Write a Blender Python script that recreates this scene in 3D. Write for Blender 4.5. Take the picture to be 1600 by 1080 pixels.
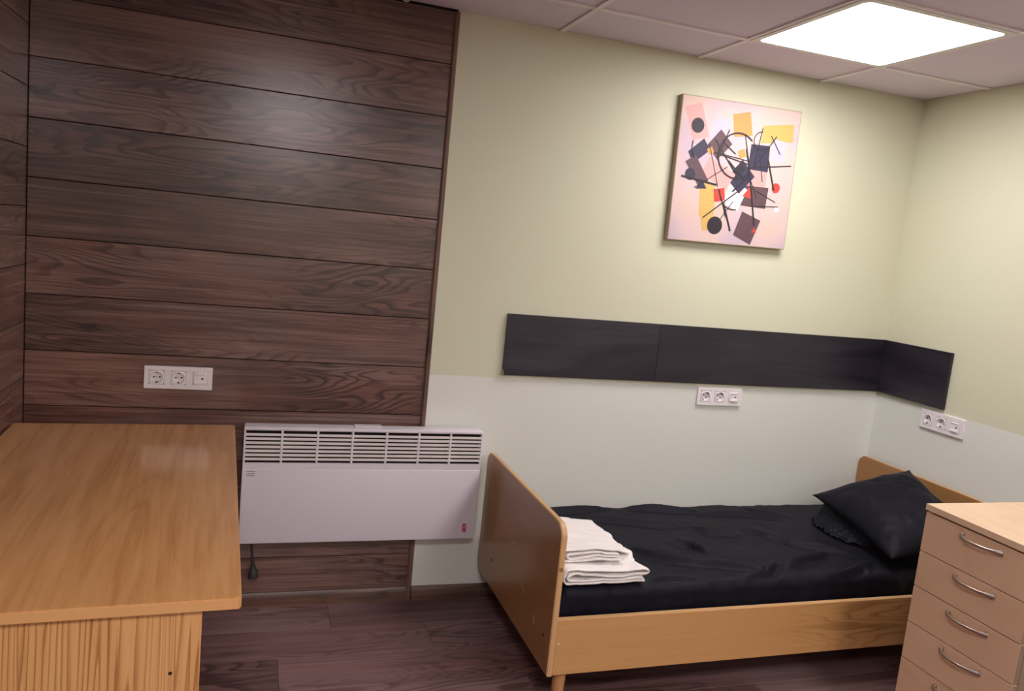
import bpy, bmesh, math, random
from mathutils import Vector, Matrix, noise
random.seed(7)
for o in list(bpy.data.objects): bpy.data.objects.remove(o, do_unlink=True)
scene = bpy.context.scene
COL = scene.collection

# ------------------------------------------------------------------ camera
CAM = Vector((0.7383, -2.9254, 1.4672))
YAW, PITCH, ROLL, FPX = 0.3187, -0.1324, 0.1000, 1215.05
def camera_axes():
    cy, sy, cp, sp = math.cos(YAW), math.sin(YAW), math.cos(PITCH), math.sin(PITCH)
    f = Vector((sy*cp, cy*cp, sp)); r = Vector((cy, -sy, 0)); u = r.cross(f)
    cr, sr = math.cos(ROLL), math.sin(ROLL)
    return cr*r + sr*u, -sr*r + cr*u, f
_r, _u, _f = camera_axes()
cd = bpy.data.cameras.new('camera'); cam = bpy.data.objects.new('camera', cd); COL.objects.link(cam)
cam.matrix_world = Matrix(((_r.x, _u.x, -_f.x, CAM.x), (_r.y, _u.y, -_f.y, CAM.y), (_r.z, _u.z, -_f.z, CAM.z), (0, 0, 0, 1)))
cd.sensor_fit = 'HORIZONTAL'; cd.sensor_width = 36.0; cd.lens = FPX/1600*36.0; cd.clip_start = 0.02
scene.camera = cam

# ------------------------------------------------------------------ world, exposure
w = bpy.data.worlds.new('world'); scene.world = w; w.use_nodes = True
w.node_tree.nodes['Background'].inputs[0].default_value = (0.02, 0.02, 0.022, 1)
w.node_tree.nodes['Background'].inputs[1].default_value = 1.0
vs = scene.view_settings
vs.view_transform = 'Standard'; vs.look = 'None'; vs.gamma = 1.0; vs.use_curve_mapping = False
vs.exposure = 0.72
LED_STRENGTH = 21.0                      # the square ceiling panels are the only lights, three of them added out of view
LED_COLOUR = (1.0, 0.945, 0.955)

# ------------------------------------------------------------------ sizes of the room
W, H = 3.545, 2.2747                     # right wall, ceiling; back wall y=0, left wall x=0
YV = -3.35                               # nearer than this the picture sees nothing: plain surfaces go on
YF = -7.2                                # wall behind the camera
PZ = 0.1895                              # pitch of the wall planks
XW = 1.360                               # end of the wood cladding on the back wall
ZP = 0.925                               # line between the two wall paints

# ------------------------------------------------------------------ helpers
def lin(c):
    return tuple((v/255/12.92 if v/255 <= .04045 else ((v/255+.055)/1.055)**2.4) for v in c)
def rgba(c): return (*lin(c), 1)
class MB:
    """collects shapes in one bmesh"""
    def __init__(s): s.bm = bmesh.new()
    def box(s, x0, x1, y0, y1, z0, z1, bevel=0, seg=2, mi=0):
        t = bmesh.new(); bmesh.ops.create_cube(t, size=1)
        for v in t.verts: v.co = Vector(((x0+x1)/2+v.co.x*(x1-x0), (y0+y1)/2+v.co.y*(y1-y0), (z0+z1)/2+v.co.z*(z1-z0)))
        if bevel: bmesh.ops.bevel(t, geom=t.edges[:], offset=bevel, segments=seg, affect='EDGES', profile=.5)
        return s.add(t, mi)
    def add(s, t, mi=0, M=None):
        if M is not None: bmesh.ops.transform(t, matrix=M, verts=t.verts)
        for f in t.faces: f.material_index = mi
        me = bpy.data.meshes.new('tmp'); t.to_mesh(me); t.free(); s.bm.from_mesh(me); bpy.data.meshes.remove(me); return s
    def cyl(s, p0, p1, r0, r1=None, n=20, mi=0, bevel=0):
        r1 = r0 if r1 is None else r1
        p0, p1 = Vector(p0), Vector(p1); d = p1-p0
        t = bmesh.new(); bmesh.ops.create_cone(t, cap_ends=True, segments=n, radius1=r0, radius2=r1, depth=d.length)
        if bevel:
            e = [e for e in t.edges if len(e.link_faces) == 2 and any(len(f.verts) > 4 for f in e.link_faces)]
            bmesh.ops.bevel(t, geom=e, offset=bevel, segments=2, affect='EDGES')
        M = Matrix.Translation((p0+p1)/2) @ d.to_track_quat('Z', 'Y').to_matrix().to_4x4()
        return s.add(t, mi, M)
    def prism(s, pts, axis, a0, a1, bevel=0, mi=0):
        """outline of 2D points extruded along axis ('x','y','z')"""
        t = bmesh.new()
        def P(p, a): return {'x': (a, p[0], p[1]), 'y': (p[0], a, p[1]), 'z': (p[0], p[1], a)}[axis]
        A = [t.verts.new(P(p, a0)) for p in pts]; B = [t.verts.new(P(p, a1)) for p in pts]
        t.faces.new(A); t.faces.new(B[::-1])
        caps = set(t.faces)
        for i in range(len(pts)):
            j = (i+1) % len(pts); t.faces.new((A[j], A[i], B[i], B[j]))
        bmesh.ops.recalc_face_normals(t, faces=t.faces)
        if bevel:
            e = [e for e in t.edges if any(f in caps for f in e.link_faces)]
            bmesh.ops.bevel(t, geom=e, offset=bevel, segments=2, affect='EDGES')
        return s.add(t, mi)
    def tube(s, pts, r, n=8, mi=0, closed=False):
        t = bmesh.new(); pts = [Vector(p) for p in pts]; rings = []
        up = Vector((0, 0, 1))
        for i, p in enumerate(pts):
            d = (pts[min(i+1, len(pts)-1)]-pts[max(i-1, 0)]).normalized()
            a = d.cross(up if abs(d.z) < .95 else Vector((1, 0, 0))).normalized(); b = d.cross(a)
            rr = r[i] if isinstance(r, (list, tuple)) else r
            ra, rb = rr if isinstance(rr, (list, tuple)) else (rr, rr)
            rings.append([t.verts.new(p+a*ra*math.cos(k*2*math.pi/n)+b*rb*math.sin(k*2*math.pi/n)) for k in range(n)])
        for i in range(len(rings)-1):
            for k in range(n): t.faces.new((rings[i][k], rings[i][(k+1) % n], rings[i+1][(k+1) % n], rings[i+1][k]))
        t.faces.new(rings[0][::-1]); t.faces.new(rings[-1])
        bmesh.ops.recalc_face_normals(t, faces=t.faces)
        return s.add(t, mi)
    def mesh(s, name, mats, smooth=False):
        me = bpy.data.meshes.new(name); s.bm.to_mesh(me); s.bm.free()
        for m in (mats if isinstance(mats, (list, tuple)) else [mats]): me.materials.append(m)
        if smooth:
            for p in me.polygons: p.use_smooth = True
            me.set_sharp_from_angle(angle=math.radians(smooth if smooth is not True else 40))
        return me
    def build(s, name, mats, parent=None, smooth=20, loc=(0, 0, 0), rot=(0, 0, 0)):
        return link(name, s.mesh(name, mats, smooth), parent, loc, rot)
def link(name, me, parent=None, loc=(0, 0, 0), rot=(0, 0, 0)):
    o = bpy.data.objects.new(name, me); COL.objects.link(o); o.parent = parent
    o.location = loc; o.rotation_euler = rot; return o
def tag(o, label=None, cat=None, group=None, kind=None):
    if label: o['label'] = label
    if cat: o['category'] = cat
    if group: o['group'] = group
    if kind: o['kind'] = kind
    return o
def thing(name, label, cat, loc=(0, 0, 0), rz=0, group=None):
    return tag(link(name, None, None, loc, (0, 0, rz)), label, cat, group)
def struct(o): o['kind'] = 'structure'; return o
def rounded(x0, x1, z0, z1, r, n=6, corners=(1, 1, 1, 1)):
    """outline (ccw) with rounded corners: bottom-left, bottom-right, top-right, top-left"""
    pts = []
    for (cx, cz, a, on) in ((x0+r, z0+r, 180, corners[0]), (x1-r, z0+r, 270, corners[1]), (x1-r, z1-r, 0, corners[2]), (x0+r, z1-r, 90, corners[3])):
        if on: pts += [(cx+r*math.cos(math.radians(a+90*k/n)), cz+r*math.sin(math.radians(a+90*k/n))) for k in range(n+1)]
        else: pts.append((x0 if cx < (x0+x1)/2 else x1, z0 if cz < (z0+z1)/2 else z1))
    return pts

# ------------------------------------------------------------------ materials
def newmat(name):
    m = bpy.data.materials.new(name); m.use_nodes = True
    return m, m.node_tree, m.node_tree.nodes['Principled BSDF']
def plain(name, col, rough=.5, spec=.5, metal=0, bump=0, bscale=200, var=0, vscale=6, coat=0, sheen=0):
    m, t, b = newmat(name); N = t.nodes; L = t.links
    b.inputs['Base Color'].default_value = rgba(col); b.inputs['Roughness'].default_value = rough
    b.inputs['Specular IOR Level'].default_value = spec; b.inputs['Metallic'].default_value = metal
    b.inputs['Coat Weight'].default_value = coat; b.inputs['Sheen Weight'].default_value = sheen
    tc = N.new('ShaderNodeTexCoord')
    if var:
        n = N.new('ShaderNodeTexNoise'); n.inputs['Scale'].default_value = vscale; n.inputs['Detail'].default_value = 4
        L.new(tc.outputs['Object'], n.inputs['Vector'])
        mr = N.new('ShaderNodeMapRange'); mr.inputs[3].default_value = 1-var; mr.inputs[4].default_value = 1+var; L.new(n.outputs[0], mr.inputs[0])
        mx = N.new('ShaderNodeMix'); mx.data_type = 'RGBA'; mx.blend_type = 'MULTIPLY'; mx.inputs[0].default_value = 1
        mx.inputs[6].default_value = rgba(col); L.new(mr.outputs[0], mx.inputs[7]); L.new(mx.outputs[2], b.inputs['Base Color'])
    if bump:
        n = N.new('ShaderNodeTexNoise'); n.inputs['Scale'].default_value = bscale; n.inputs['Detail'].default_value = 3
        L.new(tc.outputs['Object'], n.inputs['Vector'])
        bp = N.new('ShaderNodeBump'); bp.inputs['Strength'].default_value = bump; bp.inputs['Distance'].default_value = .002
        L.new(n.outputs[0], bp.inputs['Height']); L.new(bp.outputs[0], b.inputs['Normal'])
    return m
def wood(name, dark, mid, light, axis='x', ring=26, ringw=.25, along=.55, across=5.0, fibre=.3, rough=.4, spec=.5, knots=0,
         tone=.5, bump=.15, random_offset=True, coat=0, coat_rough=.1, fibre_across=150, pos=(0.25, .5, .78), ringmask=(.42, .62), hue=0):
    """procedural timber: contour rings of a stretched noise, fine fibre and optional knots; grain runs along the object's axis"""
    m, t, b = newmat(name); N = t.nodes; L = t.links
    def math_(op, a, c=None, clamp=False):
        n = N.new('ShaderNodeMath'); n.operation = op; n.use_clamp = clamp
        for i, v in enumerate((a, c)):
            if v is None: continue
            if isinstance(v, (int, float)): n.inputs[i].default_value = v
            else: L.new(v, n.inputs[i])
        return n.outputs[0]
    tc = N.new('ShaderNodeTexCoord'); vec = tc.outputs['Object']
    if random_offset:
        oi = N.new('ShaderNodeObjectInfo'); vm = N.new('ShaderNodeVectorMath'); vm.operation = 'MULTIPLY_ADD'
        L.new(oi.outputs['Random'], vm.inputs[0]); vm.inputs[1].default_value = (37.3, 53.1, 71.7); L.new(vec, vm.inputs[2]); vec = vm.outputs[0]
    def mapped(al, ac):
        mp = N.new('ShaderNodeMapping'); L.new(vec, mp.inputs[0])
        mp.inputs['Scale'].default_value = tuple(al if a == axis else ac for a in 'xyz'); return mp.outputs[0]
    def noise_(v, detail=2, dist=0., rough_=.5):
        n = N.new('ShaderNodeTexNoise'); n.inputs['Scale'].default_value = 1; n.inputs['Detail'].default_value = detail
        n.inputs['Roughness'].default_value = rough_; n.inputs['Distortion'].default_value = dist; L.new(v, n.inputs['Vector']); return n.outputs[0]
    def smooth(v, a, b):
        mr = N.new('ShaderNodeMapRange'); mr.interpolation_type = 'SMOOTHSTEP'; L.new(v, mr.inputs[0]); mr.inputs[1].default_value = a; mr.inputs[2].default_value = b; return mr.outputs[0]
    n1 = noise_(mapped(along, across), 3.0, .25, .38)
    saw = math_('FRACT', math_('MULTIPLY', n1, ring))                       # one tooth for each growth ring: slow rise, sharp late-wood edge
    late = math_('MULTIPLY', smooth(saw, .40, .90), math_('SUBTRACT', 1, smooth(saw, .90, 1.0)))
    mask = smooth(noise_(mapped(along*1.1, across*.45), 1), *ringmask)
    fib = noise_(mapped(3, fibre_across), 3, 0, .6)
    fib2 = noise_(mapped(1.5, fibre_across*.3), 2, 0, .5)
    rings = math_('MULTIPLY', math_('MULTIPLY', late, mask), math_('ADD', fib, .45))
    fib = math_('ADD', math_('MULTIPLY', fib, .6), math_('MULTIPLY', fib2, .4))
    tn = noise_(mapped(along*1.3, across*.55), 3, .3)
    v = math_('ADD', math_('SUBTRACT', math_('MULTIPLY', math_('SUBTRACT', fib, .5), fibre), math_('MULTIPLY', math_('SUBTRACT', rings, .2), ringw)),
              math_('ADD', math_('MULTIPLY', math_('SUBTRACT', tn, .5), tone*2), .5), True)
    r = N.new('ShaderNodeValToRGB'); L.new(v, r.inputs[0]); e = r.color_ramp.elements
    e[0].position = pos[0]; e[0].color = rgba(dark); e[1].position = pos[2]; e[1].color = rgba(light)
    x = e.new(pos[1]); x.color = rgba(mid)
    col = r.outputs[0]
    if knots:
        vo = N.new('ShaderNodeTexVoronoi'); vo.inputs['Scale'].default_value = 1; vo.feature = 'F1'; L.new(mapped(2.0, 6.0), vo.inputs['Vector'])
        wob = noise_(mapped(25, 60), 2)
        d = math_('ADD', vo.outputs['Distance'], math_('MULTIPLY', math_('SUBTRACT', wob, .5), .16))
        mr = N.new('ShaderNodeMapRange'); mr.interpolation_type = 'SMOOTHSTEP'; L.new(d, mr.inputs[0])
        mr.inputs[1].default_value = .03; mr.inputs[2].default_value = .15; mr.inputs[3].default_value = knots; mr.inputs[4].default_value = 0
        sp = N.new('ShaderNodeSeparateColor'); L.new(vo.outputs['Color'], sp.inputs[0])
        k = math_('MULTIPLY', mr.outputs[0], math_('GREATER_THAN', sp.outputs[0], .38))
        mx = N.new('ShaderNodeMix'); mx.data_type = 'RGBA'; L.new(k, mx.inputs[0]); L.new(col, mx.inputs[6])
        mx.inputs[7].default_value = rgba(tuple(c*.55 for c in dark)); col = mx.outputs[2]
    if hue:
        hr = N.new('ShaderNodeValToRGB'); L.new(noise_(mapped(along*1.6, across*.8), 2, .4), hr.inputs[0]); h = hr.color_ramp.elements
        h[0].position = .34; h[0].color = (1+hue, 1-hue*.35, 1-hue*.55, 1); h[1].position = .66; h[1].color = (1-hue*.8, 1, 1+hue*.55, 1)
        mx = N.new('ShaderNodeMix'); mx.data_type = 'RGBA'; mx.blend_type = 'MULTIPLY'; mx.inputs[0].default_value = 1; L.new(col, mx.inputs[6]); L.new(hr.outputs[0], mx.inputs[7]); col = mx.outputs[2]
    L.new(col, b.inputs['Base Color'])
    b.inputs['Roughness'].default_value = rough; b.inputs['Specular IOR Level'].default_value = spec
    b.inputs['Coat Weight'].default_value = coat; b.inputs['Coat Roughness'].default_value = coat_rough
    if bump:
        bp = N.new('ShaderNodeBump'); bp.inputs['Strength'].default_value = bump; bp.inputs['Distance'].default_value = .001
        L.new(math_('ADD', fib, math_('MULTIPLY', rings, .4)), bp.inputs['Height']); L.new(bp.outputs[0], b.inputs['Normal'])
    return m
def two_tone_paint(name, lower, upper):
    m, t, b = newmat(name); N = t.nodes; L = t.links
    g = N.new('ShaderNodeNewGeometry'); s = N.new('ShaderNodeSeparateXYZ'); L.new(g.outputs['Position'], s.inputs[0])
    n = N.new('ShaderNodeTexNoise'); n.inputs['Scale'].default_value = 9; L.new(g.outputs['Position'], n.inputs['Vector'])
    ad = N.new('ShaderNodeMath'); ad.operation = 'MULTIPLY_ADD'; L.new(n.outputs[0], ad.inputs[0]); ad.inputs[1].default_value = .006; L.new(s.outputs[2], ad.inputs[2])
    gt = N.new('ShaderNodeMapRange'); L.new(ad.outputs[0], gt.inputs[0]); gt.inputs[1].default_value = ZP+.002; gt.inputs[2].default_value = ZP+.004
    mx = N.new('ShaderNodeMix'); mx.data_type = 'RGBA'; L.new(gt.outputs[0], mx.inputs[0]); mx.inputs[6].default_value = rgba(lower); mx.inputs[7].default_value = rgba(upper)
    L.new(mx.outputs[2], b.inputs['Base Color']); b.inputs['Roughness'].default_value = .55; b.inputs['Specular IOR Level'].default_value = .35
    n2 = N.new('ShaderNodeTexNoise'); n2.inputs['Scale'].default_value = 60; n2.inputs['Detail'].default_value = 5; L.new(g.outputs['Position'], n2.inputs['Vector'])
    bp = N.new('ShaderNodeBump'); bp.inputs['Strength'].default_value = .12; bp.inputs['Distance'].default_value = .003
    L.new(n2.outputs[0], bp.inputs['Height']); L.new(bp.outputs[0], b.inputs['Normal'])
    return m

M_paint = two_tone_paint('wall_paint', (226, 228, 220), (214, 214, 188))
M_clad = wood('walnut_cladding', (58, 38, 33), (98, 69, 60), (138, 107, 96), 'x', ring=40, ringw=.32, along=.9, across=5.0, fibre=1.15, rough=.27, spec=.6, knots=.85, tone=.44, bump=.08, coat=.5, coat_rough=.24, fibre_across=135, hue=.10)
M_cladtrim = wood('walnut_trim', (66, 46, 38), (104, 76, 64), (136, 106, 90), 'z', ring=7, along=.9, across=9, fibre=.4, rough=.45)
M_floor = wood('floor_laminate', (74, 54, 53), (114, 87, 85), (146, 116, 112), 'x', ring=30, ringw=.30, along=.8, across=5, fibre=.85, rough=.42, spec=.4, knots=.5, tone=.40, bump=.1, fibre_across=95, hue=.07)
M_base = wood('baseboard_wood', (56, 38, 32), (94, 65, 55), (134, 100, 84), 'x', ring=9, along=.9, across=9, fibre=.8, rough=.4, tone=.4, fibre_across=120)
M_dark = plain('dark_backing', (30, 22, 22), .8)
M_tile = plain('ceiling_tile', (226, 215, 230), .9, .2, bump=.25, bscale=350)
M_tee = plain('ceiling_grid', (240, 232, 236), .5, .4)
M_ledframe = plain('light_frame', (225, 222, 222), .4)
M_black = plain('shadow_gap', (12, 11, 12), .8)
M_desk = wood('desk_laminate', (168, 112, 64), (206, 150, 94), (222, 172, 118), 'y', ring=16, ringw=.10, along=.5, across=3.0, fibre=.80, rough=.14, spec=.5, tone=.18, bump=.02, random_offset=False, fibre_across=65)
M_deskend = wood('desk_panel_laminate', (150, 98, 52), (208, 154, 98), (222, 174, 118), 'z', ring=24, ringw=.26, along=.30, across=14, fibre=.60, rough=.35, tone=.10, bump=.04, ringmask=(.05, .3), fibre_across=110)
M_deskedge = plain('desk_edge_band', (212, 160, 104), .35, var=.05, vscale=20)
M_bed = wood('bed_laminate', (132, 88, 46), (196, 147, 92), (210, 163, 108), 'x', ring=40, ringw=.26, along=.5, across=5.5, fibre=.40, rough=.38, tone=.12, bump=.03)
M_bedy = wood('bed_board_laminate', (146, 102, 60), (168, 122, 76), (180, 134, 88), 'y', ring=8, ringw=.06, along=.5, across=3, fibre=.22, rough=.22, spec=.5, tone=.16, bump=.02)
M_bededge = plain('bed_edge_band', (206, 164, 114), .4, var=.06, vscale=25)
M_bedleg = wood('bed_leg_wood', (168, 116, 70), (190, 140, 92), (205, 158, 110), 'z', ring=4, ringw=.3, fibre=.3, rough=.4)
M_dres = wood('dresser_laminate', (206, 168, 134), (224, 188, 154), (232, 200, 168), 'y', ring=12, ringw=.14, along=.9, across=4, fibre=.24, rough=.4, tone=.22, bump=.03)
M_drestop = wood('dresser_top_laminate', (208, 172, 138), (226, 194, 162), (234, 206, 178), 'y', ring=10, ringw=.12, along=.9, across=4, fibre=.3, rough=.4, tone=.2, bump=.03)
M_dresside = plain('dresser_side_brown', (128, 106, 88), .5, var=.08, vscale=8)  # darker brown on carcass, drawer boxes and near drawer edges
M_nickel = plain('brushed_nickel', (176, 162, 154), .32, metal=1)
M_wenge = wood('wenge_laminate', (29, 25, 33), (43, 38, 48), (62, 55, 66), 'x', ring=4, ringw=.15, along=1.2, across=9, fibre=.6, rough=.33, spec=.5, tone=.4, bump=.1, fibre_across=110)
M_wengeedge = plain('wenge_edge', (28, 24, 26), .5)
M_chip = plain('bare_chipboard', (190, 172, 140), .8)
M_heat = plain('heater_enamel', (228, 221, 229), .38, .45, bump=.05, bscale=900)
M_heatin = plain('heater_inside', (34, 22, 20), .7)
M_slat = plain('heater_slat', (232, 224, 222), .4)
M_print = plain('grey_print', (96, 92, 98), .6)
M_red = plain('red_sticker', (178, 30, 66), .5)
M_white = plain('white_plastic', (236, 230, 232), .3, .5)
M_hole = plain('socket_hole', (24, 18, 18), .6)
M_brass = plain('earth_clip', (70, 60, 54), .4, metal=.8)
M_cord = plain('grey_rubber', (58, 56, 56), .55)
M_sheet = plain('black_bed_linen', (12, 12, 25), .6, .2, bump=.1, bscale=500)
M_towel = plain('white_cotton', (244, 239, 236), .9, .2, bump=.5, bscale=420, sheen=.1)
M_screw = plain('dark_screw', (52, 36, 26), .5)
M_canvas = plain('canvas_side', (176, 160, 136), .8, bump=.2, bscale=600)

# ------------------------------------------------------------------ floor
fl_ = MB(); fl_.box(0, W, YF, 0, -.10, -.009, mi=0); fl_.box(0, W, YF, YV, -.009, 0, mi=1)
fl = struct(fl_.build('floor', [M_dark, M_floor]))
FLEN, FW = 1.38, .19
fplank = MB().box(0, FLEN-.0008, .0004, FW-.0004, -.009, 0, .0008, 1).mesh('plank', M_floor)
rows = [(-.005, -.195)] + [(-.195-FW*k, -.195-FW*(k+1)) for k in range(24)]
for k, (ya, yb) in enumerate(rows):
    if yb < YV: break
    x0 = [1.05, .02, -.52, .3, -.28, .62][k % 6] - FLEN
    while x0 < W:
        a, b = max(x0, .004), min(x0+FLEN, W-.004)
        if b-a > .03:
            if a == x0 and b == x0+FLEN: me = fplank
            else: me = MB().box(0, b-a-.0008, .0004, FW-.0004, -.009, 0, .0008, 1).mesh('plank', M_floor)
            link('plank', me, fl, (a, yb, 0))
        x0 += FLEN

# ------------------------------------------------------------------ walls
bw = MB(); bw.box(XW+.012, W+.12, 0, .12, -.1, H+.25, mi=0); bw.box(-.12, XW+.012, .010, .12, -.1, H+.25, mi=1)
wall_back = struct(bw.build('wall_back', [M_paint, M_dark]))
pl = MB().box(.0015, XW, 0, .010, .0012, PZ-.0012, .0012, 1).mesh('plank', M_clad)
z0 = 1.899-10*PZ
for k in range(12):
    if k == 11: me = MB().box(.0015, XW, 0, .010, .0012, H-z0-11*PZ-.001, .0012, 1).mesh('plank', M_clad)
    else: me = pl
    link('plank', me, wall_back, (0, 0, z0+k*PZ))
lw = MB(); lw.box(-.12, -.010, YF, 0, -.1, H+.25, mi=0); lw.box(-.010, 0, YF, YV-.001, -.1, H+.25, mi=1)
wall_left = struct(lw.build('wall_left', [M_dark, M_clad]))
zl = .857-4*PZ
lcache = {}
for k in range(-1, 12):
    a, b = max(zl+k*PZ, .002), min(zl+(k+1)*PZ, H)
    if b-a < .01: continue
    s0 = .003-(0, .52, .93)[k % 3]
    while s0 < -YV:
        p, q = max(s0, .003), min(s0+1.38, -YV)
        key = (round(q-p, 3), round(b-a, 4))
        if key not in lcache: lcache[key] = MB().box(0, q-p-.0012, 0, .010, .0012, b-a-.0012, .0012, 1).mesh('plank', M_clad)
        o = link('plank', lcache[key], wall_left); o.matrix_basis = Matrix(((0, -1, 0, 0), (-1, 0, 0, -p), (0, 0, 1, a), (0, 0, 0, 1)))
        s0 += 1.38
wall_right = struct(MB().box(W, W+.12, YF, 0, -.1, H+.25).build('wall_right', M_paint))
wall_front = struct(MB().box(-.12, W+.12, YF-.12, YF, -.1, H+.25).build('wall_front', M_paint))
t1 = MB(); t1.prism([(XW-.002, .001), (XW-.002, -.004), (XW+.004, -.009), (XW+.014, -.009), (XW+.018, -.005), (XW+.018, .001)], 'z', .001, H-.001)
struct(t1.build('trim_1', M_cladtrim))
# skirting: a bevelled profile
def skirting(name, x0, x1, rot=0, loc=(0, 0, 0)):
    m = MB(); m.prism([(0, 0), (-.015, 0), (-.015, .035), (-.010, .050), (-.006, .056), (0, .056)], 'x', x0, x1)
    return struct(m.build(name, M_base, None, 40, loc, (0, 0, rot)))
skirting('baseboard_back', 0, XW-.003, loc=(0, -.0005, 0))
skirting('baseboard_back', XW+.019, W-.016, loc=(0, -.0005, 0))
skirting('baseboard_right', 0, -YF-.02, rot=-math.pi/2, loc=(W-.0005, -.001, 0))
skirting('baseboard_left', YF+.02, -.02, rot=math.pi/2, loc=(.0005, 0, 0))

# ------------------------------------------------------------------ ceiling with lay-in tiles
cl = MB(); cl.box(0, W, YF, 0, H+.03, H+.2)
ceil = struct(cl.build('ceiling', M_tile))
xs = [0, .575, 1.175, 1.775, 2.375, 2.975, W]
ys = [0, -.342] + [-.342-.6*k for k in range(1, 12) if -.342-.6*k > YF] + [YF]
LIGHTS = [(4, 1), (1, 5), (4, 5), (1, 9), (4, 9)]
TB = .010
cache = {}
for i in range(len(xs)-1):
    for j in range(len(ys)-1):
        if (i, j) in LIGHTS: continue
        a, b, c, d = xs[i], xs[i+1], ys[j+1], ys[j]
        key = (round(b-a, 3), round(d-c, 3))
        if key not in cache: cache[key] = MB().box(-key[0]/2+.0035, key[0]/2-.0035, -key[1]/2+.0035, key[1]/2-.0035, .007, .020, .0015, 1).mesh('ceiling_tile', M_tile)
        link('ceiling_tile', cache[key], ceil, ((a+b)/2, (c+d)/2, H))
for x in xs[1:-1]: MB().box(-TB, TB, YF+.002, -.002, 0, .0068, .0006, 1).build('grid_bar', M_tee, ceil, loc=(x, 0, H))
for y in ys[1:-1]:
    for i in range(len(xs)-1): MB().box(xs[i]+TB+.0006, xs[i+1]-TB-.0006, -TB, TB, .0002, .0068, .0006, 1).build('grid_bar', M_tee, ceil, loc=(0, y, H))
M_led, t, b = newmat('light_diffuser')
em = t.nodes.new('ShaderNodeEmission'); em.inputs[0].default_value = (*LED_COLOUR, 1); em.inputs[1].default_value = LED_STRENGTH
t.links.new(em.outputs[0], t.nodes['Material Output'].inputs[0])
M_led_dim = M_led.copy(); M_led_dim.name = 'light_diffuser_dim'      # panel over the bed set dimmer than the others to balance the light
for n_ in M_led_dim.node_tree.nodes:
    if n_.type == 'EMISSION': n_.inputs[1].default_value = LED_STRENGTH*.60
def led(i, j, label, M_led=M_led):
    cx, cy = (xs[i]+xs[i+1])/2, (ys[j]+ys[j+1])/2
    o = thing('ceiling_light', label, 'ceiling light', (cx, cy, H), 0, 'square light panels set in the ceiling grid')
    m = MB(); bm = m.bm; s, q, r = .2965, .2735, .022
    out = rounded(-s, s, -s, s, .004, 6); inn = rounded(-q, q, -q, q, r, 6)
    ring = []
    for pts, z in ((out, .016), (out, -.0025), (inn, -.0025), (inn, .004)): ring.append([bm.verts.new((p[0], p[1], z)) for p in pts])
    for a, b in zip(ring, ring[1:]):
        for k in range(len(a)): bm.faces.new((a[k], a[(k+1) % len(a)], b[(k+1) % len(a)], b[k]))
    bmesh.ops.recalc_face_normals(bm, faces=bm.faces)
    m.build('frame', M_ledframe, o, False)
    m = MB(); m.prism([(p[0]*1.004, p[1]*1.004) for p in inn], 'z', 0, .006); m.build('diffuser', M_led, o, False)
    return o
led(4, 1, 'bright square light panel in the ceiling above the bed', M_led_dim)
led(1, 5, 'square ceiling light panel over the room in front of the desk')
led(4, 5, 'added fill light panel in the unseen ceiling in front of the chest of drawers')  # unseen panel added to even out the light on the back wall
led(1, 9, 'added fill light panel far behind, out of view, on the side of the wood-clad wall')  # added out of view as low-angle fill for the upright faces
led(4, 9, 'added fill light panel far behind, out of view, on the side of the painted right wall')  # second unseen fill panel, added to match on the right

# ------------------------------------------------------------------ black boards along the wall
def board(name, label, x0, x1, right=False, chip=False):
    m = MB(); L = x1-x0
    m.box(0, L, -.016, -.0006, 0, .246, .0010, 2, mi=0)
    o = m.build(name, [M_wenge, M_wengeedge])
    if right: o.location = (W, -x0, .939); o.rotation_euler = (0, 0, -math.pi/2)
    else: o.location = (x0, 0, .939)
    tag(o, label, 'wall board', 'black boards along the wall above the bed')
    if chip:
        c = MB(); c.prism([(-.0008, .002), (.0022, .0005), (.0018, .012), (.0004, .022), (-.0008, .020)], 'y', -.0168, -.004); c.build('chipped_edge', M_chip, o)
    return o
board('wall_board', 'shorter black wood board on the back wall, its left end chipped at the bottom corner', 1.6715, 2.3475, chip=True)
board('wall_board', 'longer black wood board on the back wall reaching into the room corner', 2.3485, W-.0175)
board('wall_board', 'short black wood board on the right wall above the headboard', .0005, .390, right=True)

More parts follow.
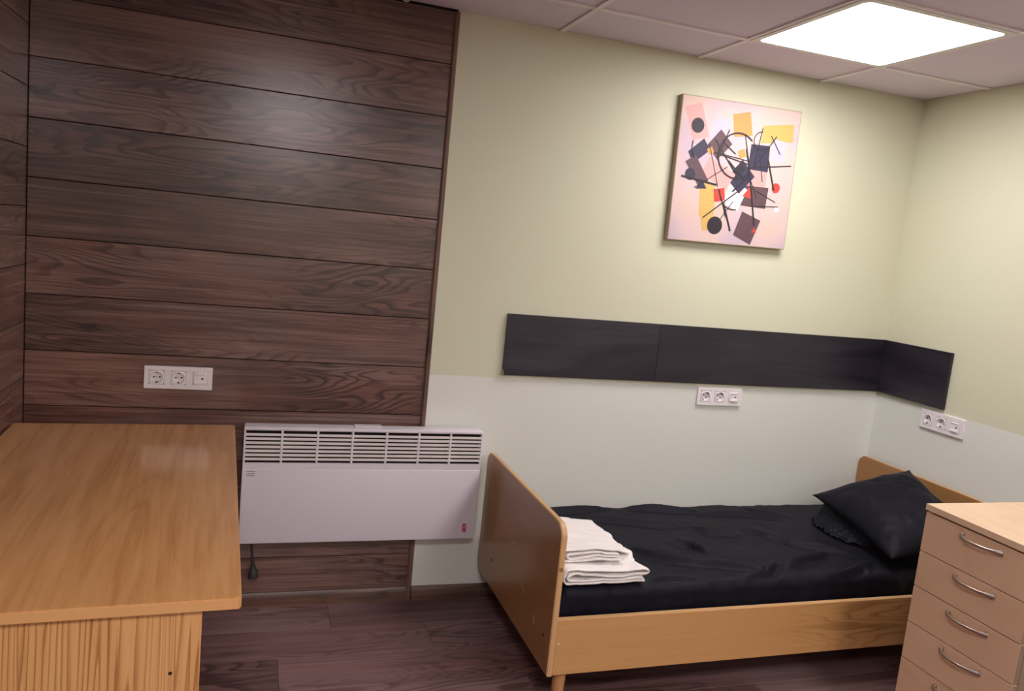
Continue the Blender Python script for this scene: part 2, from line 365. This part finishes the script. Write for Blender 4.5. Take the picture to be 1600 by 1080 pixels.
# ------------------------------------------------------------------ sockets
def outlet(label, loc, rz, well_turn):
    o = thing('socket_plate', label, 'power socket', loc, rz, 'triple socket plates on the walls')   # local: x right, z up, front = -y
    w, h = .1115, .0405
    m = MB(); bm = m.bm
    # frame with three square openings, built as bars
    fw = .0245
    cx = [-.071, 0, .071]
    m.box(-w, w, -.0100, -.0003, fw, h, .0018); m.box(-w, w, -.0100, -.0003, -h, -fw, .0018)
    for a, b in ((-w, cx[0]-fw), (cx[0]+fw, cx[1]-fw), (cx[1]+fw, cx[2]-fw), (cx[2]+fw, w)): m.box(a, b, -.0098, -.0003, -fw-.002, fw+.002, .0012)
    m.build('frame', M_white, o)
    for k in (0, 1):
        m = MB(); bm = m.bm; n = 32; R = .0195; s = .0240
        def ringv(f, y): return [bm.verts.new((*f(a*2*math.pi/n+math.pi/n)[:1], y, f(a*2*math.pi/n+math.pi/n)[1])) for a in range(n)]
        def sq(a):
            c, q = math.cos(a), math.sin(a); k_ = s/max(abs(c), abs(q)); return (c*k_, q*k_)
        def ci(r): return lambda a: (math.cos(a)*r, math.sin(a)*r)
        rings = [ringv(sq, -.002), ringv(sq, -.0108), ringv(ci(R+.0022), -.0112), ringv(ci(R+.0010), -.0120), ringv(ci(R), -.0114), ringv(ci(R-.0006), -.0014)]
        for a, b in zip(rings, rings[1:]):
            for i in range(n): bm.faces.new((a[i], a[(i+1) % n], b[(i+1) % n], b[i]))
        bm.faces.new(rings[-1]); bmesh.ops.recalc_face_normals(bm, faces=bm.faces)
        ins = m.build('socket_insert', M_white, o, 30, (cx[k], 0, 0))
        tr = (0, well_turn, 0)
        for sx in (-1, 1): MB().cyl((sx*.0095, -.0012, 0), (sx*.0095, -.0022, 0), .0030, n=14).build('pin_hole', M_hole, ins, rot=tr)
        MB().cyl((0, -.0012, 0), (0, -.0020, 0), .0016, n=10).build('centre_screw', M_brass, ins)
        for sz in (-1, 1): MB().box(-.0034, .0034, -.0100, -.0014, min(sz*.0158, sz*.0192), max(sz*.0158, sz*.0192), .0006, 1).build('earth_clip', M_hole if sz < 0 else M_brass, ins, rot=tr)
    d = MB(); d.box(-.0240, .0240, -.0108, -.002, -.0240, .0240, .0010); di = d.build('data_insert', M_white, o, 40, (cx[2], 0, 0))
    # sloping cover: thicker below, with a lip on top and the dark jack at its right
    c = MB(); c.prism([(-.0105, -.0185), (-.0165, -.0175), (-.0165, -.0125), (-.0125, -.0085), (-.0120, .0145), (-.0105, .0150)], 'x', -.0185, .0165); c.build('hinged_cover', M_white, di)
    MB().box(-.0185, .0175, -.0150, -.0105, .0158, .0195, .0006, 1).build('lip', M_white, di)
    j = MB(); j.cyl((.0065, -.0118, .0010), (.0065, -.0128, .0010), .0030, n=14); j.box(.0032, .0120, -.0127, -.0118, -.0020, .0016); j.build('jack', M_hole, di)
    return o
outlet('white triple socket plate on the dark wood wall above the desk', (.4801, 0, .8754), 0, 0)
outlet('white triple socket plate on the back wall under the long black board', (2.6833, 0, .8824), 0, math.radians(38))
outlet('white triple socket plate on the right wall under the short black board', (W, -.3918, .8799), -math.pi/2, math.radians(20))

# ------------------------------------------------------------------ picture (a generic abstract print)
def picture():
    o = thing('canvas_picture', 'square abstract canvas print with pink, yellow and dark shapes above the bed', 'picture', (2.599, -.0006, 1.836)); o.rotation_euler = (0, math.radians(-.9), 0)
    s, h = .286, .292
    MB().box(-s, s, -.0300, -.0004, -h, h, .0025, 2).build('canvas', M_canvas, o)
    # printed ground: soft patches of pale pink, cream and yellow
    m, t, b = newmat('print_ground'); N = t.nodes; L = t.links
    tc = N.new('ShaderNodeTexCoord'); n = N.new('ShaderNodeTexNoise'); n.inputs['Scale'].default_value = 4.2; n.inputs['Detail'].default_value = 1.5; L.new(tc.outputs['Object'], n.inputs['Vector'])
    r = N.new('ShaderNodeValToRGB'); L.new(n.outputs[0], r.inputs[0]); e = r.color_ramp.elements
    e[0].position = .32; e[0].color = rgba((190, 168, 186)); e[1].position = .72; e[1].color = rgba((216, 186, 164))
    x = e.new(.5); x.color = rgba((210, 184, 182))
    g = N.new('ShaderNodeSeparateXYZ'); L.new(tc.outputs['Object'], g.inputs[0])
    L.new(r.outputs[0], b.inputs['Base Color']); b.inputs['Roughness'].default_value = .6
    cols = {'navy': (52, 48, 70), 'plum': (92, 68, 74), 'yellow': (206, 170, 96), 'orange': (204, 148, 82), 'red': (196, 66, 58), 'black': (40, 34, 42), 'white': (232, 222, 226), 'rose': (214, 160, 156), 'lilac': (198, 182, 210)}
    keys = list(cols); mats = [m]+[plain('print_'+k, cols[k], .6) for k in keys]
    q = MB(); bm = q.bm; lay = [0]
    def poly(pts, k):
        lay[0] += 1; yy = -.0302-.000035*lay[0]
        f = bm.faces.new([bm.verts.new((p[0]*s, yy, p[1]*h)) for p in pts]); f.material_index = keys.index(k)+1 if k else 0
    def disc(cx, cz, r, k, n=28, sx=1): poly([(cx+sx*r*math.cos(a*2*math.pi/n), cz+r*math.sin(a*2*math.pi/n)) for a in range(n)], k)
    def line(x0, z0, x1, z1, wd, k='black'):
        d = Vector((x1-x0, z1-z0)).normalized(); nx, nz = -d.y*wd/2, d.x*wd/2
        poly([(x0+nx, z0+nz), (x0-nx, z0-nz), (x1-nx, z1-nz), (x1+nx, z1+nz)], k)
    def arc(cx, cz, r, a0, a1, wd, k='black', n=22):
        P = [(math.radians(a0+(a1-a0)*i/n)) for i in range(n+1)]
        poly([(cx+(r+wd/2)*math.cos(a), cz+(r+wd/2)*math.sin(a)) for a in P]+[(cx+(r-wd/2)*math.cos(a), cz+(r-wd/2)*math.sin(a)) for a in P[::-1]], k)
    poly([(-.985, -.985), (.985, -.985), (.985, .985), (-.985, .985)], None)
    # a plain scatter of geometric shapes in the print's colours
    rng = random.Random(23)
    spots = [(-.66+.33*i_+rng.uniform(-.1, .1), -.66+.33*j_+rng.uniform(-.1, .1)) for i_ in range(5) for j_ in range(5)]; rng.shuffle(spots)
    for k in ('lilac', 'rose', 'yellow', 'orange', 'lilac', 'yellow', 'plum', 'rose', 'navy', 'plum', 'white', 'navy', 'rose', 'plum', 'yellow', 'navy', 'plum'):
        cx, cz = spots.pop(); a, r1, r2 = rng.uniform(0, 3.1), rng.uniform(.16, .30), rng.uniform(.08, .2)
        poly([(cx+r1*x_*math.cos(a)-r2*z_*math.sin(a), cz+r1*x_*math.sin(a)+r2*z_*math.cos(a)) for x_, z_ in ((-1, -.8), (.9, -1), (1, .9), (-.8, 1))], k)
    for k in ('red', 'navy', 'black', 'orange', 'red', 'black', 'white', 'navy', 'red', 'black', 'orange', 'navy', 'red'):
        cx, cz, r1 = rng.uniform(-.78, .78), rng.uniform(-.78, .78), rng.uniform(.05, .13)
        n_ = rng.choice((3, 4, 28)); a0 = rng.uniform(0, 6)
        poly([(cx+r1*math.cos(a0+a*2*math.pi/n_), cz+r1*math.sin(a0+a*2*math.pi/n_)) for a in range(n_)], k)
    for k in range(26):
        cx, cz, a, l_ = rng.uniform(-.64, .64), rng.uniform(-.64, .64), rng.uniform(0, 3.1), rng.uniform(.12, .36)
        line(cx-l_*math.cos(a), cz-l_*math.sin(a), cx+l_*math.cos(a), cz+l_*math.sin(a), rng.choice((.012, .018, .026)), 'black')
    for k in range(6): arc(rng.uniform(-.55, .55), rng.uniform(-.55, .55), rng.uniform(.12, .34), rng.uniform(0, 180), rng.uniform(200, 330), rng.choice((.014, .022)), 'black')
    q.build('printed_design', mats, o, False)
picture()

# ------------------------------------------------------------------ convector heater
def heater():
    x0, x1, z0, z1, yf = .709, 1.595, .287, .724, -.090
    o = thing('convector_heater', 'white electric convector heater with slatted grille mounted low on the wall', 'heater', (0, 0, 0))
    # housing: side walls, bottom and back leave the grille opening free
    gz0, gz1, gx0, gx1 = .5915, .7115, .7165, 1.5875
    m = MB(); m.box(x0+.004, x1-.004, -.080, -.022, z0+.004, .5865, .006); m.box(x0+.004, x1-.004, -.030, -.022, z0+.02, z1-.006, .002)
    m.box(x0+.0005, gx0, yf+.001, -.024, z0+.02, z1-.001, .003); m.box(gx1, x1-.0005, yf+.001, -.024, z0+.02, z1-.001, .003)
    m.box(x0, x1, yf, -.024, gz1, z1, .004, 3); m.build('housing', M_heat, o)
    m = MB(); m.box(x0, x1, yf, -.078, z0, .5685, .0035, 3); m.build('front_panel', M_heat, o)
    m = MB(); m.box(x0+.003, x1-.003, yf+.0022, -.078, .5683, gz0, .001, 1); m.build('lower_grille_rail', M_heat, o)
    MB().box(gx0, gx1, -.062, -.030, .587, gz1, 0).build('grille_cavity', M_heatin, o)
    edges = [.7165, .8410, .9665, 1.0925, 1.2190, 1.3420, 1.4655, 1.5875]
    for e in edges[1:-1]: MB().box(e-.0038, e+.0038, yf+.0004, -.064, gz0-.001, gz1+.001, .001, 1).build('grille_mullion', M_heat, o)
    n = 8; dz = .01505; ztop = .7045
    cacheS = {}
    for c in range(7):
        a, b = edges[c]+(.0038 if c else .0), edges[c+1]-(.0038 if c < 6 else 0); wd = round(b-a, 4)
        if wd not in cacheS:
            q = MB(); q.prism([(.0, -.0046), (.0036, -.0058), (.0044, -.0050), (.0030, .0034), (.0008, .0046), (.0, .0042)], 'x', 0, wd)   # (y, z): front face upright, back sloping up
            cacheS[wd] = q.mesh('slat', M_slat, 30)
        for k in range(n-1): link('slat', cacheS[wd], o, (a, yf+.0012, ztop-dz*(k+.5)))
    MB().box(1.100, 1.203, -.060, -.024, z1, z1+.0028, .001, 1).build('top_bracket', M_white, o)
    for k, (wd, zz) in enumerate(((.031, .5600), (.030, .5525), (.029, .5450))): tag(MB().box(.7245, .7245+wd, yf-.0004, yf+.001, zz-.0012, zz+.0012).build('printed_line', M_print, o), 'small line of grey print')
    s = MB(); s.box(1.5405, 1.5600, yf-.0005, yf+.001, .3135, .3520); st = s.build('sticker', M_white, o)
    tag(st, 'small red and white sticker')
    r = MB(); r.box(1.5425, 1.5590, yf-.0009, yf-.0004, .3155, .3500); r.build('red_print', M_red, st)
    l = MB()
    for zz in (.3235, .3325, .3415):
        l.box(1.5450, 1.5565, yf-.0012, yf-.0008, zz-.0009, zz+.0009)
    l.box(1.5450, 1.5468, yf-.0012, yf-.0008, .3190, .3235); l.box(1.5500, 1.5516, yf-.0012, yf-.0008, .3325, .3385); l.box(1.5548, 1.5565, yf-.0012, yf-.0008, .3415, .3470)
    l.build('white_print', M_white, st)
    # hanging flex and plug
    pts = [(.757, -.045, .300), (.757, -.043, .270), (.759, -.036, .235), (.763, -.030, .205), (.766, -.028, .182)]
    m = MB(); m.tube(pts, .0042, 10); cd_ = m.build('power_cord', M_cord, o)
    m = MB(); m.tube([(.766, -.028, .186), (.767, -.028, .172), (.768, -.028, .160), (.769, -.028, .150), (.769, -.028, .140)], [.006, .008, .012, .017, .018], 14)
    m.cyl((.769, -.028, .139), (.769, -.028, .128), .019, n=20, bevel=.002); pg = m.build('plug', M_cord, o)
    for sx in (-1, 1): MB().cyl((.769+sx*.0095, -.028, .129), (.769+sx*.0095, -.028, .112), .0024, n=10).build('plug_pin', M_nickel, pg)
heater()

# ------------------------------------------------------------------ desk
def desk():
    zt = .730; rz = math.radians(2.5)
    # local frame: origin at the front right corner on the floor, x to the left is negative, y towards the back wall
    o = thing('desk', 'light orange-brown wooden desk standing in the wood-clad corner', 'desk', (.7345, -1.418, 0), rz)
    Wd, Ld, th = .674, 1.332, .024
    m = MB(); m.prism(rounded(-Wd, 0, 0, Ld, .006, 3), 'z', zt-th, zt, .0018); m.build('table_top', M_desk, o)
    e = MB(); e.box(-Wd+.006, -.006, -.0012, .0004, zt-th+.0016, zt-.0016, .0005, 1); e.box(-.0004, .0012, .006, Ld-.006, zt-th+.0016, zt-.0016, .0005, 1); e.build('edge_band', M_deskedge, o)
    for yy, nm in ((.012, 'end_panel'), (Ld-.050, 'end_panel')):
        p = MB(); p.box(-Wd+.03, -.070 if yy < .1 else -.16, yy, yy+.020, .002, zt-th-.002, .0012, 1); pn = p.build(nm, M_deskend, o)
        if yy < .1:
            MB().cyl((-.122, yy-.0006, .578), (-.122, yy+.004, .578), .0036, n=14).build('bolt_hole', M_hole, pn)
            MB().box(-.0704, -.0694, yy+.001, yy+.019, .004, zt-th-.004).build('edge_band', M_deskedge, pn)
    p = MB(); p.box(-Wd+.12, -Wd+.138, .033, Ld-.051, .30, zt-th-.002, .001, 1); p.build('modesty_panel', M_deskend, o)
desk()

# ------------------------------------------------------------------ bed
BX, BY, BZ, BYAW, BW, BH, BL = 1.6490, -.834, .136, .009, .814, .494, 1.876
bed = thing('single_bed', 'single bed with honey oak laminate frame against the back wall', 'bed', (BX, BY, 0), BYAW)
TH = .020
def bed_board_sq(name, x0, corners):
    m = MB(); m.prism(rounded(0, BW, BZ, BZ+BH, .045, 8, corners), 'x', x0, x0+TH, .0025)
    m.bm.normal_update()
    for f in m.bm.faces: f.material_index = 1 if abs(f.normal.x) < .8 else 0
    return m.build(name, [M_bedy, M_bededge], bed, 40)
fb = bed_board_sq('footboard', 0, (0, 1, 1, 1))
hb = bed_board_sq('headboard', BL-TH, (0, 1, 1, 1))
for yy, zz in ((.058, .245), (.640, .242)): MB().cyl((-.0012, yy, zz), (.004, yy, zz), .0058, n=14).build('screw_cap', M_screw, fb)
MB().cyl((.010, -.0008, .488), (.010, .003, .488), .0070, n=12).build('edge_knot', plain('edge_knot', (146, 112, 74), .5), fb)
for pts in ([(.30, .300), (.275, .296), (.262, .288)], [(.155, .262), (.149, .25), (.147, .236)], [(.42, .41), (.405, .405)]):
    MB().tube([(-.0002, a, b) for a, b in pts], .0011, 6).build('scratch', M_bededge, fb)
for y0 in (.003, BW-.023):
    r = MB(); r.box(TH+.0005, BL-TH-.0005, y0, y0+.020, BZ+.001, BZ+.186, .0012, 1); r.bm.normal_update()
    for f in r.bm.faces: f.material_index = 1 if f.normal.z > .8 else 0
    r.build('side_rail', [M_bed, M_bededge], bed)
MB().box(TH+.001, BL-TH-.001, .0235, BW-.0235, BZ+.055, BZ+.073).build('base_board', M_bed, bed)
MB().cyl((TH+.010, .0018, .243), (TH+.010, .006, .243), .0030, n=10).build('screw_cap', M_white, bed)
for xx in (.062, BL-.062):
    for yy in (.042, BW-.042):
        xl = xx if yy < .1 else xx+(.08 if xx < 1 else -.08)
        MB().cyl((xl, yy, .0005), (xl, yy, BZ+.055), .0165, .0255, 24).build('leg', M_bedleg, bed)

# mattress under its black sheet: one soft surface with folds
def fbm(x, y, z=0, o=3): return noise.fractal(Vector((x, y, z)), 1.0, 2.0, o)
MZ = .405
def fold(px, py, a, b, wd, amp, asym=.6):
    ax, ay = a; bx, by = b; dx, dy = bx-ax, by-ay; L2 = dx*dx+dy*dy
    t = ((px-ax)*dx+(py-ay)*dy)/L2; d = ((px-ax)*dy-(py-ay)*dx)/math.sqrt(L2)
    d += .012*math.sin(t*5+ax*20)
    if t < -.25 or t > 1.25: return 0
    amp *= 2.3
    env = max(0, 1-abs(2*t-1)**2.5/1.8)
    return amp*env*(math.exp(-(d/wd)**2)-asym*math.exp(-((d-wd*1.7)/(wd*1.2))**2))
FOLDS = [((.40, .30), (.62, .20), .012, .010), ((.62, .36), (.72, .28), .010, .009), ((.55, .22), (.85, .10), .014, .009), ((.34, .62), (.72, .52), .016, .007),
         ((.80, .50), (.92, .40), .012, .007), ((.95, .12), (1.18, .22), .016, .010), ((.75, .06), (.92, .14), .012, .009), ((1.05, .03), (1.32, .12), .014, .011),
         ((1.1, .38), (1.3, .2), .018, .008), ((.25, .06), (.55, .08), .014, .008), ((.9, .66), (1.25, .6), .018, .006), ((1.2, .7), (1.45, .45), .016, .006),
         ((.15, .72), (.5, .74), .02, .008), ((.62, .74), (.9, .70), .02, .008), ((1.0, .45), (1.12, .36), .010, .006), ((1.25, .05), (1.42, .20), .012, .009)]
def mattress():
    x0, x1, y0, y1 = .030, BL-.030, .034, BW-.034; r = .038; drop = .085
    nx, ny = 230, 120; ext = r*math.pi/2+drop-r
    V = []; F = []
    for i in range(nx+1):
        for j in range(ny+1):
            u = x0+r-ext+(x1-x0-2*r+2*ext)*i/nx; v = y0+r-ext+(y1-y0-2*r+2*ext)*j/ny
            cx, cy = min(max(u, x0+r), x1-r), min(max(v, y0+r), y1-r)
            ex, ey = u-cx, v-cy; e = max(abs(ex), abs(ey))
            q = math.hypot(ex, ey); dx, dy = (ex/q, ey/q) if q else (0, 0)
            th = min(e/r, math.pi/2); out = r*math.sin(th); dn = r*(1-math.cos(th))+max(0, e-r*math.pi/2)
            x, y = cx+dx*out, cy+dy*out
            top = MZ+.005*math.sin(math.pi*min(max((v-y0)/(y1-y0), 0), 1))
            d = .0045*fbm(x*3.2, y*4.5)+.0016*fbm(x*14+y*6, y*11, 3)
            calm = 1-max(0, min(1, (u-1.22)/.12)); calm *= 1-(.9 if u < .32 and v < .30 else max(0, .9-(max(u-.32, 0)+max(v-.30, 0))*12))
            d += sum(fold(u, v, *f) for f in FOLDS)
            d *= calm
            # gathers along the tucked front and back edges
            edge = math.exp(-(e-.03)**2/.0012) if e > 0 else math.exp(-min(u-x0-r, x1-r-u, v-y0-r, y1-r-v)**2/.0015)*.4
            gath = .009*fbm(u*7+v*3, v*2, 7)+.004*fbm(u*22, v*9, 8)
            side = math.sin(th)
            x += dx*side*(gath-.003); y += dy*side*(gath-.003)
            V.append((x, y, top-dn+d*(1-side)+gath*.5*edge))
    for i in range(nx):
        for j in range(ny):
            a = i*(ny+1)+j; F.append((a, a+ny+1, a+ny+2, a+1))
    # close the underside
    base = len(V); ring = [i*(ny+1) for i in range(nx+1)]+[nx*(ny+1)+j for j in range(1, ny+1)]+[i*(ny+1)+ny for i in range(nx-1, -1, -1)]+[j for j in range(ny-1, 0, -1)]
    for k in ring: V.append((V[k][0], V[k][1], .212))
    n = len(ring)
    for k in range(n): F.append((ring[k], base+k, base+(k+1) % n, ring[(k+1) % n]))
    F.append(tuple(range(base+n-1, base-1, -1)))
    me = bpy.data.meshes.new('mattress'); me.from_pydata(V, [], F); me.materials.append(M_sheet)
    for p in me.polygons: p.use_smooth = True
    bmm = bmesh.new(); bmm.from_mesh(me); bmesh.ops.recalc_face_normals(bmm, faces=bmm.faces); bmm.to_mesh(me); bmm.free()
    o = link('mattress', me, None, (BX, BY, 0), (0, 0, BYAW))
    tag(o, 'mattress made up with a creased black sheet on the bed', 'mattress')
mattress()

# pillow leaning on the headboard
def pillow():
    A, B, C, D = Vector((3.060, -.235, .510)), Vector((3.490, -.312, .648)), Vector((3.400, -.790, .515)), Vector((2.985, -.785, .455))
    T = .085; n = 64; V = []; F = []; idx = {}
    cen = (A+B+C+D)/4
    nrm = ((B-D).cross(A-C)).normalized()
    if nrm.z < 0: nrm = -nrm
    def P(u, v, side):
        uu = u*(1-.075*(1-v*v)*abs(u)**2); vv = v*(1-.075*(1-u*u)*abs(v)**2)
        a, b = (uu+1)/2, (vv+1)/2                 # a along A->B, b along A->D
        p = A*(1-a)*(1-b)+B*a*(1-b)+C*a*b+D*(1-a)*b
        h = T*((1-abs(u)**2.6)*(1-abs(v)**2.6))**.62
        wr = .012*fbm(u*2.2+1, v*2.2, side)*min(1, 3*(1-max(abs(u), abs(v))))
        # creases running in from the corners and along the lower front
        ang = math.atan2(v, u); rad = math.hypot(u, v)
        wr += .0055*math.sin(ang*9+2*fbm(u*2, v*2))*max(0, rad-.45)*min(1, 6*(1-max(abs(u), abs(v))))
        if side > 0: wr += .016*(math.exp(-((u+.35-.25*v)/.07)**2)-math.exp(-((u+.15-.25*v)/.10)**2)*.6)*max(0, v-.1)*(1-v)
        q = p+nrm*(side*h*(1 if side > 0 else .85)+wr)
        q.z = max(q.z, MZ+.019)
        return q
    for side in (1, -1):
        for i in range(n+1):
            for j in range(n+1):
                u, v = -1+2*i/n, -1+2*j/n
                border = i in (0, n) or j in (0, n)
                if border and side < 0: idx[(side, i, j)] = idx[(1, i, j)]; continue
                idx[(side, i, j)] = len(V); V.append(P(u, v, side))
        for i in range(n):
            for j in range(n): F.append((idx[(side, i, j)], idx[(side, i+1, j)], idx[(side, i+1, j+1)], idx[(side, i, j+1)])[::side])
    me = bpy.data.meshes.new('pillow'); me.from_pydata(V, [], F); me.materials.append(M_sheet)
    for p in me.polygons: p.use_smooth = True
    bmm = bmesh.new(); bmm.from_mesh(me); bmesh.ops.recalc_face_normals(bmm, faces=bmm.faces); bmm.to_mesh(me); bmm.free()
    for v in me.vertices: v.co -= Vector((cen.x, cen.y, MZ+.01))
    o = link('pillow', None, None, (cen.x, cen.y, MZ+.01)); tag(o, 'plump black pillow leaning on the headboard', 'pillow')
    link('pillowcase', me, o)
    # open end of the pillowcase: a pleated flap sagging onto the sheet
    V = []; F = []; na, nb = 90, 26
    for i in range(na+1):
        s = i/na; e = A.lerp(D, .06+.60*s)
        for j in range(nb+1):
            t = j/nb
            pl = .010*math.sin(s*34+3*fbm(s*3, t)+t*2)*t+.016*fbm(s*6, t*3, 5)*t
            out = .020-(.100*t)*math.sin(math.pi*min(1, .15+.85*s))**.6
            x = e.x+.035+out+.25*pl
            z = e.z-.012-(e.z-MZ-.022)*(1-(1-t)**2.0)+.8*pl
            z = max(z, MZ+.014)+.004*math.sin(s*60+t*7)*t
            y = e.y+.008*fbm(s*5, t*4, 9)*t
            V.append((x-cen.x, y-cen.y, z-MZ-.01))
    for i in range(na):
        for j in range(nb):
            a = i*(nb+1)+j; F.append((a, a+1, a+nb+2, a+nb+1))
    me = bpy.data.meshes.new('pillowcase_flap'); me.from_pydata(V, [], F); me.materials.append(M_sheet)
    for p in me.polygons: p.use_smooth = True
    f = link('pillowcase_flap', me, o); md = f.modifiers.new('thickness', 'SOLIDIFY'); md.thickness = .004; md.offset = 0
    tag(f, 'gathered open end of the pillowcase')
pillow()

# ------------------------------------------------------------------ folded towels
def towel(name, label, loc, rz, path, th, depth, seed, lift=None, skew=0):
    """cloth cross-section (x, z) swept along depth (y), thickened; path is the folded profile"""
    # resample with Catmull-Rom
    P = [Vector((p[0], 0, p[1])) for p in path]; S = []
    for i in range(len(P)-1):
        p0, p1, p2, p3 = P[max(i-1, 0)], P[i], P[i+1], P[min(i+2, len(P)-1)]
        for k in range(8):
            t = k/8; S.append(.5*((2*p1)+(p2-p0)*t+(2*p0-5*p1+4*p2-p3)*t*t+(3*p1-p0-3*p2+p3)*t**3))
    S.append(P[-1]); n = len(S); ny = 40; V = []; F = []
    for i, p in enumerate(S):
        for j in range(ny+1):
            t = j/ny; y = depth*t
            edge = .006*fbm(i*.05, seed, 3)
            dx = .022*fbm(p.x*9, t*2.5, seed)+skew*t; dz = .0055*fbm(p.x*12, t*4+p.z*10, seed+4)
            z = p.z*(1-.10*t)+dz+(lift(p.x, t) if lift else 0)
            V.append((p.x+dx, y+edge*(1-2*t), max(z, th*.5+.0005)))
    for i in range(n-1):
        for j in range(ny):
            a = i*(ny+1)+j; F.append((a, a+1, a+ny+2, a+ny+1))
    me = bpy.data.meshes.new(name); me.from_pydata(V, [], F); me.materials.append(M_towel)
    for p in me.polygons: p.use_smooth = True
    o = link(name, me, None, loc, (0, 0, rz))
    md = o.modifiers.new('thickness', 'SOLIDIFY'); md.thickness = th; md.offset = 0
    tag(o, label, 'towel', 'folded white towels on the bed')
    return o
# lower towel: rolled fold at the left, loose layers at the right
low = [(.290, .004), (.20, .004), (.05, .004), (.012, .006), (-.004, .026), (.010, .046), (.045, .051), (.13, .044), (.23, .040), (.280, .044), (.300, .036), (.288, .026), (.22, .024), (.13, .026), (.07, .036), (.034, .038), (.016, .028), (.026, .016), (.09, .013), (.18, .013), (.282, .013)]
towel('folded_towel', 'lower of the two folded white towels, its layered fold facing the room', (1.690, -.800, MZ+.013), .02, low, .0052, .25, 1)
up = [(.22, .004), (.10, .004), (.02, .004), (.002, .014), (.004, .034), (.022, .044), (.08, .042), (.16, .036), (.225, .030), (.238, .022), (.225, .013), (.12, .014), (.03, .014), (.016, .022), (.028, .030), (.10, .028), (.19, .022)]
towel('folded_towel', 'upper of the two folded white towels, lying against the footboard', (1.692, -.755, MZ+.070), .02, up, .0055, .29, 5, skew=-.01)

# ------------------------------------------------------------------ chest of drawers
def dresser():
    x0, yf, yn, zt, dp = 2.750, -1.107, -1.478, .789, .56
    o = thing('chest_of_drawers', 'pale birch chest of drawers with curved metal handles beside the bed', 'dresser', (x0, yn, 0))
    Wd = yf-yn
    m = MB(); m.box(-.003, dp, -.002, Wd+.003, zt-.020, zt, .0015, 2); m.build('top', M_drestop, o)
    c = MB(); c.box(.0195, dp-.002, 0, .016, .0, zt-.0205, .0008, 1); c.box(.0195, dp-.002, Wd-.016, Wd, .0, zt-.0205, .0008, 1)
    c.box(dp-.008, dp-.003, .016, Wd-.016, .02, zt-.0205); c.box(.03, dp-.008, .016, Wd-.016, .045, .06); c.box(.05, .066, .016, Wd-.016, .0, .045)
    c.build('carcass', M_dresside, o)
    seams = [.7645, .637, .5215, .403, .281, .162, .046]
    for k in range(6):
        a, b = seams[k+1], seams[k]
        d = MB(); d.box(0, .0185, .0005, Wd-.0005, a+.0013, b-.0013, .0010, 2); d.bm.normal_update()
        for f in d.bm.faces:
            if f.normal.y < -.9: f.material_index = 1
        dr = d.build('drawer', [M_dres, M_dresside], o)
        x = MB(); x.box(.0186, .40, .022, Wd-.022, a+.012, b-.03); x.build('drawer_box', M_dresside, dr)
        # bow handle: arched bar with flared feet
        yc = Wd/2+.004*0; L = .137; z = b-.018
        zc = (a+b)/2+.030 if k else b-.026
        zc = b-.024
        pts, rad = [], []
        for i in range(17):
            t = -1+2*i/16; pts.append((-.026*(1-abs(t)**2.4)-.002, .166+.0+L/2*t, zc)); fl_ = abs(t)**5
            rad.append((.0046+.0010*fl_, .0044+.0042*fl_))
        h = MB(); h.tube(pts, rad, 12)
        for sy in (-1, 1): h.box(-.008, .0004, .166+sy*(L/2-.004)-.005, .166+sy*(L/2-.004)+.005, zc-.0085, zc+.0085, .0015, 2)
        h.build('handle', M_nickel, dr, 50)
dresser()
